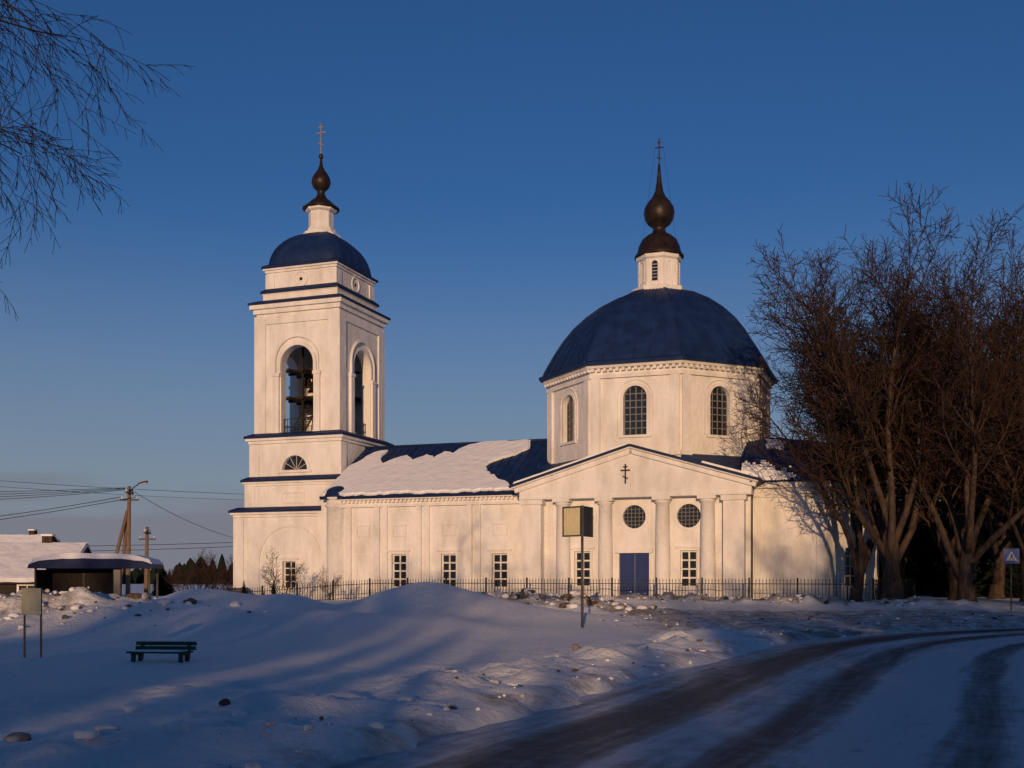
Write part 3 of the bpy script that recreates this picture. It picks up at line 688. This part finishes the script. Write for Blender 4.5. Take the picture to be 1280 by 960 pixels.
# ---------------------------------------------------------------- TREES
def branch(mb,rg,p,d,L,r,lv,cfg):
    c=cfg[lv]; nseg=c['seg']; pts=[p.copy()];rad=[r]; q=p.copy();dd=d.normalized()
    r1=max(r*c['tap'],cfg['rmin'])
    for i in range(nseg):
        dd=(dd+Vector((rg.gauss(0,1),rg.gauss(0,1),rg.gauss(0,1)))*c['jit']+Z*c['trop']).normalized()
        q=q+dd*(L/nseg); pts.append(q.copy()); rad.append(r+(r1-r)*(i+1)/nseg)
    mb.tube(pts,rad,c['n'],c['mat'])
    if lv+1 not in cfg: return
    nc=c['ch']; 
    for k in range(nc):
        t=c['t0']+(1-c['t0'])*(k+rg.random()*.8)/nc; t=min(t,.999)
        f=t*nseg;i=int(f);pp=pts[i].lerp(pts[i+1],f-i); ax=(pts[i+1]-pts[i]).normalized()
        perp=ax.orthogonal().normalized(); perp.rotate(Matrix.Rotation(rg.random()*.8+k*2.4,3,ax))
        an=R(rg.gauss(c['ang'],c['ang']*.25)); nd=ax*math.cos(an)+perp*math.sin(an)
        LL=L*c['lr']*rg.uniform(.7,1.2)*(1-.35*t if lv>0 else 1); rr=min(rad[i]*c['rr'],rad[i]*.95)
        branch(mb,rg,pp,nd,LL,max(rr,cfg['rmin']),lv+1,cfg)
def linden(seed,H,r,nl=5,dens=1,ang=24,rmin=.016):
    rg=random.Random(seed); mb=MB()
    cfg={'rmin':rmin,
     0:dict(seg=6,jit=.04,trop=.05,tap=.8,n=10,mat='bark',ch=nl,t0=.3,ang=ang,lr=3.3,rr=.56),
     1:dict(seg=10,jit=.085,trop=.04,tap=.14,n=7,mat='bark',ch=int(15*dens),t0=.28,ang=38,lr=.40,rr=.5),
     2:dict(seg=6,jit=.12,trop=.07,tap=.3,n=5,mat='twig',ch=int(10*dens),t0=.12,ang=40,lr=.48,rr=.5),
     3:dict(seg=4,jit=.14,trop=.05,tap=.4,n=3,mat='twig',ch=int(8*dens),t0=.08,ang=42,lr=.5,rr=.6),
     4:dict(seg=3,jit=.16,trop=.03,tap=.6,n=3,mat='twig',ch=3,t0=.2,ang=40,lr=.5,rr=.6)}
    branch(mb,rg,Vector((0,0,-.4)),Vector((rg.gauss(0,.05),rg.gauss(0,.05),1)),H*.22,r,0,cfg)
    mb.lathe(0,0,[(r*1.7,-.5),(r*1.35,.1),(r*1.08,.6),(r*1.0,1.0)],10,'bark',0,True,False,False)
    return mb.obj('linden_tree',None,False)
protos=[linden(1,20,.46,7),linden(2,20,.44,6),linden(5,20,.36,6,ang=20)]
def topz(o): return max(v.co.z for v in o.data.vertices)
for o in protos:
    k=20.0/topz(o)
    o.data.transform(Matrix.Scale(k,4))
def place(proto,x,y,s,rz,name=None,zs=1):
    o=bpy.data.objects.new(name or 'linden_tree',proto.data); scene.collection.objects.link(o)
    o.location=(x,y,hz(x,y)); o.scale=(s,s,s*zs); o.rotation_euler=(0,0,rz); return o
def put(o,x,y,s,rz,zs=1): o.location=(x,y,hz(x,y)); o.scale=(s,s,s*zs); o.rotation_euler=(0,0,rz)
put(protos[0],20.0,58,1.03,0.5); put(protos[1],23.6,57,1.03,2.0); put(protos[2],18.8,60,1.0,2.4)
place(protos[1],28.3,60,.96,4.0); place(protos[0],25.6,63,1.04,2.6); place(protos[2],21.4,63,1.06,0.9); place(protos[0],32.5,58,.92,5.5); place(protos[1],30,68,1.0,.3); place(protos[2],24.6,69,1.08,5.0); place(protos[2],27.0,57,.98,3.3)
# trees behind the viewpoint: they throw the long evening shadows
for i,(x,y,s) in enumerate(((13.5,-12,.8),(5.5,-17,.72),(9,-44,.9),(-13,-36,.85),(-20,-46,.9),(21,-20,.8),(-28,-38,.85),(27,-50,.9))):
    place(protos[i%3],x,y,s,i*1.7)
sh=linden(21,5,.07,6,dens=.6,ang=28,rmin=.008); sh.name='bare_shrub'
x,y=c2w(0.0,-6.5); put(sh,x-.6,y,.85,0)
for i,(px,Yd,s) in enumerate(((412,70,.5),(225,105,.85),(243,110,.95),(262,108,.9),(280,104,1.05),(295,108,.9),(235,118,1.0),(272,116,1.0),(252,112,.9),(288,112,.95),(266,120,1.1))):
    o=place(sh,(px-640)/1372*Yd,Yd,s,i*1.3,'bare_shrub')
# spruce
def spruce(seed,H,Rb):
    rg=random.Random(seed); mb=MB(); mb.tube([(0,0,-.3),(0,0,H*.97)],[H*.018,.02],6,'bark')
    z=H*.03
    while z<H*.99:
        f=1-z/H; rr=Rb*(f**.75)*rg.uniform(.85,1.1)+.05; nb=int(8+8*f)
        for k in range(nb):
            a=rg.random()*6.283; L=rr*rg.uniform(.65,1.15); dr=Vector((math.cos(a),math.sin(a),0)); sd=Vector((-dr.y,dr.x,0))
            base=Vector((0,0,z+rg.uniform(-.1,.1))); m=5
            for j in range(m):
                t0=j/m;t1=(j+1.2)/m
                p0=base+dr*L*t0-Z*(L*.42*t0**1.3);p1=base+dr*L*t1-Z*(L*.42*t1**1.3-.06*L*t1)
                w=L*.24*(1.1-t0)*rg.uniform(.6,1.3)+.03
                mb.add([p0,p1+sd*w-Z*rg.uniform(0,.15)*L,p1-sd*w-Z*rg.uniform(0,.15)*L,p0+sd*w*1.6-Z*.18*L+dr*.1*L,p0-sd*w*1.6-Z*.2*L+dr*.1*L],[(0,1,2),(0,3,1),(0,2,4)],'needles')
        z+=H*.02+.06*f
    return mb.obj('spruce_tree',None,False)
sp=[spruce(1,11,2.3),spruce(2,11,2.7)]
put(sp[0],33,78,1.15,0);put(sp[1],36.5,77,1.25,1)
for i,(x,y,s) in enumerate(((31.0,82,1.1),(42,80,1.25),(46,84,1.3),(36,84,1.3),(29.5,88,1.1),(50,78,1.2),(28,92,1.1),(40,88,1.3),(33,92,1.2),(55,82,1.2),(46,72,1.1),(41,70,1.0),(37,70,.95),(33.5,73,.9),(31,76,.85),(35,69,.8),(39,66,.85),(43,64,.9),(44,90,1.35),(38,94,1.4))):
    place(sp[i%2],x,y,s,i*2.1,'spruce_tree')
for i,(px,Yd,s) in enumerate(((305,73,.17),(342,72,.15),(203,120,.34),(212,122,.28),(330,74,.10),(196,124,.25))): place(sp[i%2],(px-640)/1372*Yd,Yd,s,i,'spruce_tree')
rg=random.Random(5)
base=sp[1].data; 
bv=np.array([v.co[:] for v in base.vertices]); bf=[tuple(p.vertices) for p in base.polygons]
def forest(name,items):
    V=[];Fc=[];o=0
    for x,y,z,s in items:
        a=rg.random()*6.28; c,sn_=math.cos(a),math.sin(a)
        v=bv.copy()*s; q=v.copy(); q[:,0]=v[:,0]*c-v[:,1]*sn_+x; q[:,1]=v[:,0]*sn_+v[:,1]*c+y; q[:,2]+=z
        V.append(q); Fc+= [tuple(i+o for i in f) for f in bf]; o+=len(v)
    me=bpy.data.meshes.new(name); me.from_pydata(np.concatenate(V).tolist(),[],Fc); me.materials.append(M['needles'])
    ob=bpy.data.objects.new(name,me); scene.collection.objects.link(ob)
items=[]
for x in np.arange(-60,56,1.6):
    for yy in(-54,-59): items.append((x+rg.uniform(-.5,.5),yy+rg.uniform(-2,2),0,(1.24 if x>-1 else .97)+rg.uniform(-.09,.09)))
forest('spruce_wood',items)
dt=MB(); rg=random.Random(9)
for k in range(700):
    ang=R(rg.uniform(-62,62)); D=rg.uniform(330,420); x=D*math.sin(ang);y=D*math.cos(ang); H=rg.uniform(4,8.5)*(1+.3*math.sin(ang*23)); w=rg.uniform(1.5,3)
    dt.lathe(x,y,[(w*.5,-1),(w,H*.3),(w*.8,H*.55),(w*.4,H*.85),(.1,H)],6,'needles',rg.random(),False)
dt.obj('distant_trees',None,False)
# ---------------------------------------------------------------- BIRCH overhead at left
rg=random.Random(4); bb=MB()
BX=-8.6
tr_=[Vector((BX+.2*math.sin(i*.6),12.5,i*1.3)) for i in range(11)]
bb.tube(tr_,[.2*(1-i*.085) for i in range(11)],10,'birch')
def droop(p,d,L,r,lv):
    n=max(4,int(L/.16)); q=p.copy(); dd=d.normalized(); pts=[p.copy()]; rads=[r]
    for i in range(n):
        dd=(dd+Vector((rg.gauss(0,.10),rg.gauss(0,.10),rg.gauss(0,.08)-(.12 if lv else .04)))).normalized(); q=q+dd*L/n; pts.append(q.copy()); rads.append(max(r*(1-.75*(i+1)/n),.0033))
    bb.tube(pts,rads,4 if lv<2 else 3,'btwig')
    if lv>=3: return
    nc={0:12,1:7,2:4}[lv]
    for k in range(nc):
        t=.15+.84*(k+rg.random())/nc; i=min(int(t*n),n-1); ax=(pts[i+1]-pts[i]).normalized(); pe=ax.orthogonal().normalized(); pe.rotate(Matrix.Rotation(rg.random()*6.28,3,ax))
        nd=ax*.75+pe*.6
        LL={0:1.8,1:.65,2:.24}[lv]*rg.uniform(.5,1.25); droop(pts[i],nd,LL,max(rads[i]*.5,.0048),lv+1)
for z,dx,dy,L in((7.2,1,.1,3.0),(7.9,1,.05,3.5),(8.4,1,-.15,3.6),(9.0,1,.25,3.8),(9.6,1,0,3.6),(6.9,.9,.3,2.9),(9.2,-.6,.8,3.2),(8.5,-.9,-.3,3.4),(10.8,.5,-.8,3),(11.5,.3,.6,2.6),(7.8,-.4,.9,2.6)):
    droop(Vector((BX,12.5,z)),Vector((dx,dy,.4)),L,.03,0)
bb.obj('birch_tree',None,False)
# ---------------------------------------------------------------- STREET FURNITURE
rs_=empty('road_sign',(2.24,35,0)); mb=MB()
mb.tube([(0,0,-.5),(0,0,4.0)],.045,10,'signback'); mb.obj('post',rs_)
def panel(name,ang,mat,w=.86,h=.95):
    mb=MB(); a=R(ang); ax=Vector((math.cos(a),math.sin(a),0)); n_=Vector((ax.y,-ax.x,0)); 
    if ang<0: O_=Vector((0,-.06,3.5))-ax*(w+.04)
    else: O_=Vector((0,-.06,3.5))+ax*.04
    mb.plate(rect(0,w,-h/2,h/2),[],O_,ax,Z,n_,-.01,.01,'signback')
    mb.plate(rect(.05,w-.05,-h/2+.05,h/2-.05),[],O_,ax,Z,n_,.012,.02,mat)
    mb.plate(rect(0,w,-h/2,h/2),[rect(.035,w-.035,-h/2+.035,h/2-.035)],O_,ax,Z,n_,.012,.035,'signback')
    for z in(-.25,.25): mb.plate(rect(0,w,z-.02,z+.02),[],O_,ax,Z,n_,-.04,-.011,'signback')
    mb.obj(name,rs_)
panel('left_panel',-44,'signyel',.78,.97); panel('right_panel',66,'signback',.88,.97)
x,y=23.65,52.0
ps=empty('pedestrian_crossing_sign',(x,y,hz(x,y)),R(-14)); mb=MB(); z0=2.72-hz(x,y)
mb.tube([(0,0,-.4),(0,0,z0+.36)],.035,8,'signback')
mb.plate(rect(-.35,.35,z0-.35,z0+.35),[],(0,-.05,0),X,Z,-Y,-.01,.01,'signblue')
mb.plate([(-.26,z0-.22),(.26,z0-.22),(0,z0+.24)],[],(0,-.05,0),X,Z,-Y,.008,.016,'signwhite')
D=lambda pl: mb.plate([(a*.9,b*.9+z0) for a,b in pl],[],(0,-.05,0),X,Z,-Y,.014,.022,'signblack')
D(circ(.005,.12,.028,10)); D([(-.03,-.05),(.03,-.05),(.03,.08),(-.02,.08)]); D([(-.03,-.05),(.01,-.05),(-.07,-.2),(-.11,-.2)]); D([(0,-.05),(.035,-.05),(.10,-.2),(.06,-.2)])
D([(-.02,.07),(-.09,-.0),(-.075,-.02),(0,.04)]); D([(.02,.07),(.09,.0),(.075,-.02),(.01,.03)])
for q in range(3): D([(-.2+q*.15,-.215),(-.13+q*.15,-.215),(-.14+q*.15,-.235),(-.21+q*.15,-.235)])
mb.obj('post_and_plate',ps)
x,y=(41-640)/1372*22.5,22.5; sb=empty('notice_board',(x,y,hz(x,y)),R(8)); mb=MB()
for s_ in(-.16,.16): mb.tube([(s_,0,-.4),(s_,0,1.42)],.022,8,'wood')
mb.box(-.21,.17,-.05,-.02,.88,1.42,'signyel'); mb.box(-.215,.175,-.02,-.012,.875,1.425,'wood')
mb.box(-.17,.13,-.058,-.051,.95,1.35,'signyel'); mb.obj('board_and_posts',sb)
x,y=(200-640)/1372*21.5,21.5; zb=1.7-105/63.8
bn=empty('park_bench',(x,y,zb),R(-6)); mb=MB()
for k in range(3): mb.box(-.6,.6,-.2+k*.14,-.2+k*.14+.11,.17,.205,'green')
for k in range(2): mb.obox((0,.27+.03*k,.25+k*.09),X*.62,Y*.014,Z*.038,'green')
for s_ in(-.48,.48):
    mb.box(s_-.035,s_+.035,-.17,-.1,-.4,.17,'green'); mb.box(s_-.035,s_+.035,.14,.21,-.4,.17,'green'); mb.box(s_-.03,s_+.03,-.19,.24,.13,.168,'green')
    mb.obox((s_,.26,.2),X*.03,Y*.02,Vector((0,.03,.17)),'green')
mb.obj('slats_and_legs',bn)
mb=MB(); mb.plate(rough([(-.5,-.17),(.45,-.15),(.5,.17),(-.45,.18)],.03,.12,3),[],(0,0,0),X,Y,Z,.206,.225,'snowcap'); mb.obj('snow_on_seat',bn)
# bus shelter
bs=empty('bus_shelter',(-18.2,48,0),R(4)); mb=MB()
for s_ in(-2.4,-.8,.8,2.4):
    mb.box(s_-.04,s_+.04,.9,.98,-.3,2.25,'iron')
for s_ in(-2.4,2.4): mb.box(s_-.04,s_+.04,-.5,-.42,-.3,2.1,'iron')
mb.box(-2.36,.76,.91,.95,.15,2.1,'darkwood'); mb.box(-2.42,-2.38,-.4,.88,.15,2.05,'darkwood'); mb.box(.78,.82,-.2,.88,.15,2.05,'glass')
mb.box(-2.2,.6,.5,.88,.55,.62,'wood')
mb.plate([(-2.65,2.1),(2.65,2.1),(2.6,2.26),(2.2,2.4),(1.2,2.5),(-1.2,2.5),(-2.2,2.4),(-2.6,2.26)],[],(0,-.75,0),X,Z,-Y,-1.95,0,'trim')
mb.obj('frame_and_roof',bs)
mb=MB(); mb.plate(rough([(-2.6,2.28),(-2.2,2.42),(-1.2,2.52),(1.2,2.52),(2.2,2.42),(2.6,2.28),(2.45,2.5),(1.9,2.66),(1,2.74),(-1,2.75),(-1.9,2.68),(-2.4,2.52)],.015,.3,2),[],(0,-.72,0),X,Z,-Y,-1.9,0,'snowcap'); mb.obj('roof_snow',bs)
def house(name,x,y,rz,W,Dp,ez,rz_,mat='darkwood',zb=-1):
    e=empty(name,(x,y,0),rz); mb=MB()
    mb.box(-W/2,W/2,-Dp/2,Dp/2,zb,ez,mat)
    for k in range(int((ez-zb)/.22)): mb.box(-W/2-.02,W/2+.02,-Dp/2-.03,-Dp/2-.001,zb+k*.22,zb+k*.22+.19,mat)
    for sx in(-1,1): mb.plate([(-Dp/2,ez),(Dp/2,ez),(0,rz_-.05)],[],(sx*(W/2-.2),0,0),Y,Z,X,-.1,.1,mat)
    mb.obj('walls',e)
    mb=MB(); s=MB()
    for sg in(-1,1):
        a=Vector((0,-sg*(Dp/2+.4),rz_-ez+.25)); L_=a.length; up_=a/L_; n_=Vector((0,sg*(rz_-ez+.25),Dp/2+.4)).normalized(); O_=(0,sg*(Dp/2+.4),ez-.25)
        mb.plate(rect(-W/2-.35,W/2+.35,0,L_),[],O_,X,up_,n_,-.08,0,'darkwood')
        s.plate(rough(rect(-W/2-.3,W/2+.3,.05,L_),.05,.5,4),[],O_,X,up_,n_,.005,.26,'snowcap')
    mb.obj('roof',e); s.obj('roof_snow',e)
    mb=MB()
    for k in(-W*.3,0,W*.3):
        wz=(zb+1+ez)/2+.0; mb.box(k-.4,k+.4,-Dp/2-.06,-Dp/2-.031,wz-.35,wz+.45,'glass'); 
        mb.plate(rect(k-.5,k+.5,wz-.45,wz+.55),[rect(k-.4,k+.4,wz-.35,wz+.45)],(0,-Dp/2,0),X,Z,-Y,.031,.09,'signwhite'); mb.box(k-.02,k+.02,-Dp/2-.08,-Dp/2-.061,wz-.35,wz+.45,'signwhite')
    mb.box(W*.28,W*.28+.5,-.2,.3,rz_-.6,rz_+.55,'bark'); mb.box(W*.28-.04,W*.28+.54,-.24,.34,rz_+.551,rz_+.65,'snowcap')
    mb.obj('windows_and_chimney',e)
house('timber_house',-27.4,58,R(6),9.0,6,1.7,3.35)
house('timber_house',-44,95,R(-10),9,7,2.6,5.2)
house('timber_house',14,-78,R(3),12,9,3.5,7.5,'wood',0); house('timber_house',-16,-76,R(-3),12,9,3.5,7.5,'wood',0)
def pole(x,y,top,brace=True,lamp=False,z=-1):
    e=empty('utility_pole',(x,y,0)); mb=MB()
    mb.tube([(-.12,0,z),(0,0,top)],[.17,.11],10,'wood')
    if brace:
        mb.tube([(-1.75,-.5,z),(-.1,-.05,top-1.6)],[.15,.11],10,'wood'); mb.tube([(-1.05,.6,z),(-.06,.05,top-1.3)],[.13,.1],10,'wood')
    mb.box(-.06,.06,-.7,.7,top-.5,top-.38,'wood'); mb.box(-.6,.6,-.05,.05,top-.95,top-.85,'iron')
    for q in(-.6,-.2,.2,.6): mb.tube([(0,q,top-.38),(0,q,top-.16)],.04,6,'signwhite')
    for q in(-.5,.5): mb.tube([(q,0,top-.85),(q,0,top-.66)],.04,6,'signwhite')
    mb.obj('posts_and_crossarms',e)
    if lamp:
        mb=MB(); mb.tube([(0,0,top-.5),(.3,-.1,top-.1),(.7,-.2,top+.12)],.035,6,'iron')
        mb.obox((.98,-.27,top+.2),Vector((.3,-.08,.07)),Vector((.03,.11,0)),Z*.06,'signback'); mb.obox((1.0,-.28,top+.13),Vector((.24,-.06,.05)),Vector((.02,.08,0)),Z*.03,'lampglass'); mb.obj('street_lamp_head',e)
    return e
pl=pole(-25.1,72,7.7,True,True); pole(-64,60,7.6); pole(-60,120,13.0,False); pole(-2,150,13.0,False); pole(-70,84,5.2,False)
wr=MB()
def wire(a,b,sag,r=.022):
    a=Vector(a);b=Vector(b); wr.tube([a.lerp(b,i/20)-Z*sag*4*(i/20)*(1-i/20) for i in range(21)],r,4,'iron')
for q,dz in((-.6,0),(-.2,.0),(.2,0),(.6,0)): wire((-25.1,72+q,7.55+dz),(-64,60+q,7.45),1.0+q*.5)
wire((-25.6,72,7.0),(-64,60,4.6),1.6,.026); wire((-24.6,72,7.0),(-64,60.4,3.4),1.4,.026)
wire((-25.1,72.2,7.5),c2w(-8.2,1.5)+(4.4,),.5,.018)
wire((-60,120,12.6),(-2,150,12.8),.8,.03); wire((-60,120.5,12.0),(-2,150.5,12.2),.9,.025)
wire((-70,84,5.1),c2w(-8.2,4)+(4.6,),.7,.03); wire((-70,84.5,4.8),c2w(-8.2,4.2)+(4.3,),.8,.03)
wr.obj('power_lines',None,False)
x=(184-640)/1372*80; e=pole(x,80,5.4,False); 
# ---------------------------------------------------------------- LIGHT
el=R(7.0); az=R(180+5)
sun=bpy.data.lights.new('Sun','SUN'); sun.energy=3.1; sun.angle=R(.5); sun.color=(1,.61,.32)
so=bpy.data.objects.new('Sun',sun); scene.collection.objects.link(so)
S=Vector((math.sin(az)*math.cos(el),math.cos(az)*math.cos(el),math.sin(el)))
so.rotation_euler=S.to_track_quat('Z','Y').to_euler(); so.location=S*100
w=bpy.data.worlds.new('World'); scene.world=w; w.use_nodes=True; nt=w.node_tree; bg_=nt.nodes['Background']
sk=N(nt,'ShaderNodeTexSky',sky_type='NISHITA'); sk.sun_disc=False; sk.sun_elevation=el; sk.sun_rotation=az; sk.air_density=1.0; sk.dust_density=.6; sk.ozone_density=2.5
tc=N(nt,'ShaderNodeTexCoord'); sx=N(nt,'ShaderNodeSeparateXYZ'); nt.links.new(tc.outputs['Generated'],sx.inputs[0])
mp=N(nt,'ShaderNodeMapping'); mp.inputs['Scale'].default_value=(1.5,1.5,18); nt.links.new(tc.outputs['Generated'],mp.inputs[0])
no=N(nt,'ShaderNodeTexNoise'); no.inputs['Scale'].default_value=1.6; no.inputs['Detail'].default_value=6; nt.links.new(mp.outputs[0],no.inputs['Vector'])
hzr=N(nt,'ShaderNodeMapRange',interpolation_type='SMOOTHSTEP'); hzr.inputs['From Min'].default_value=.34; hzr.inputs['From Max'].default_value=-.02; hzr.inputs['To Min'].default_value=0; hzr.inputs['To Max'].default_value=.92; nt.links.new(sx.outputs['Z'],hzr.inputs['Value'])
ma=N(nt,'ShaderNodeMath',operation='MULTIPLY_ADD'); ma.inputs[1].default_value=-.14; nt.links.new(no.outputs['Fac'],ma.inputs[0]); nt.links.new(sx.outputs['Z'],ma.inputs[2])
mr=N(nt,'ShaderNodeMapRange',interpolation_type='SMOOTHSTEP'); mr.inputs['From Min'].default_value=.012; mr.inputs['From Max'].default_value=-.02; mr.inputs['To Min'].default_value=0; mr.inputs['To Max'].default_value=.7; nt.links.new(ma.outputs[0],mr.inputs['Value'])
tint=N(nt,'ShaderNodeMix',data_type='RGBA',blend_type='MULTIPLY'); tint.inputs['Factor'].default_value=1; nt.links.new(sk.outputs[0],tint.inputs['A']); tint.inputs['B'].default_value=(.36,.64,1.06,1)
hc=N(nt,'ShaderNodeMix',data_type='RGBA'); nt.links.new(hzr.outputs[0],hc.inputs['Factor']); nt.links.new(tint.outputs['Result'],hc.inputs['A']); hc.inputs['B'].default_value=(2.75,3.15,3.8,1)
cl=N(nt,'ShaderNodeMix',data_type='RGBA'); nt.links.new(mr.outputs[0],cl.inputs['Factor']); nt.links.new(hc.outputs['Result'],cl.inputs['A']); cl.inputs['B'].default_value=(2.1,2.0,2.45,1)
nt.links.new(cl.outputs['Result'],bg_.inputs['Color']); bg_.inputs['Strength'].default_value=.085
# ---------------------------------------------------------------- CAMERA
cam=bpy.data.cameras.new('Camera'); co_=bpy.data.objects.new('Camera',cam); scene.collection.objects.link(co_)
co_.location=(0,0,1.7); co_.rotation_euler=(R(90),0,0); cam.sensor_width=36; cam.lens=1372*36/1280; cam.shift_y=(722-480)/1280
cam.clip_end=8000; cam.clip_start=.1; scene.camera=co_
scene.view_settings.view_transform='Standard'; scene.view_settings.look='None'; scene.view_settings.exposure=0
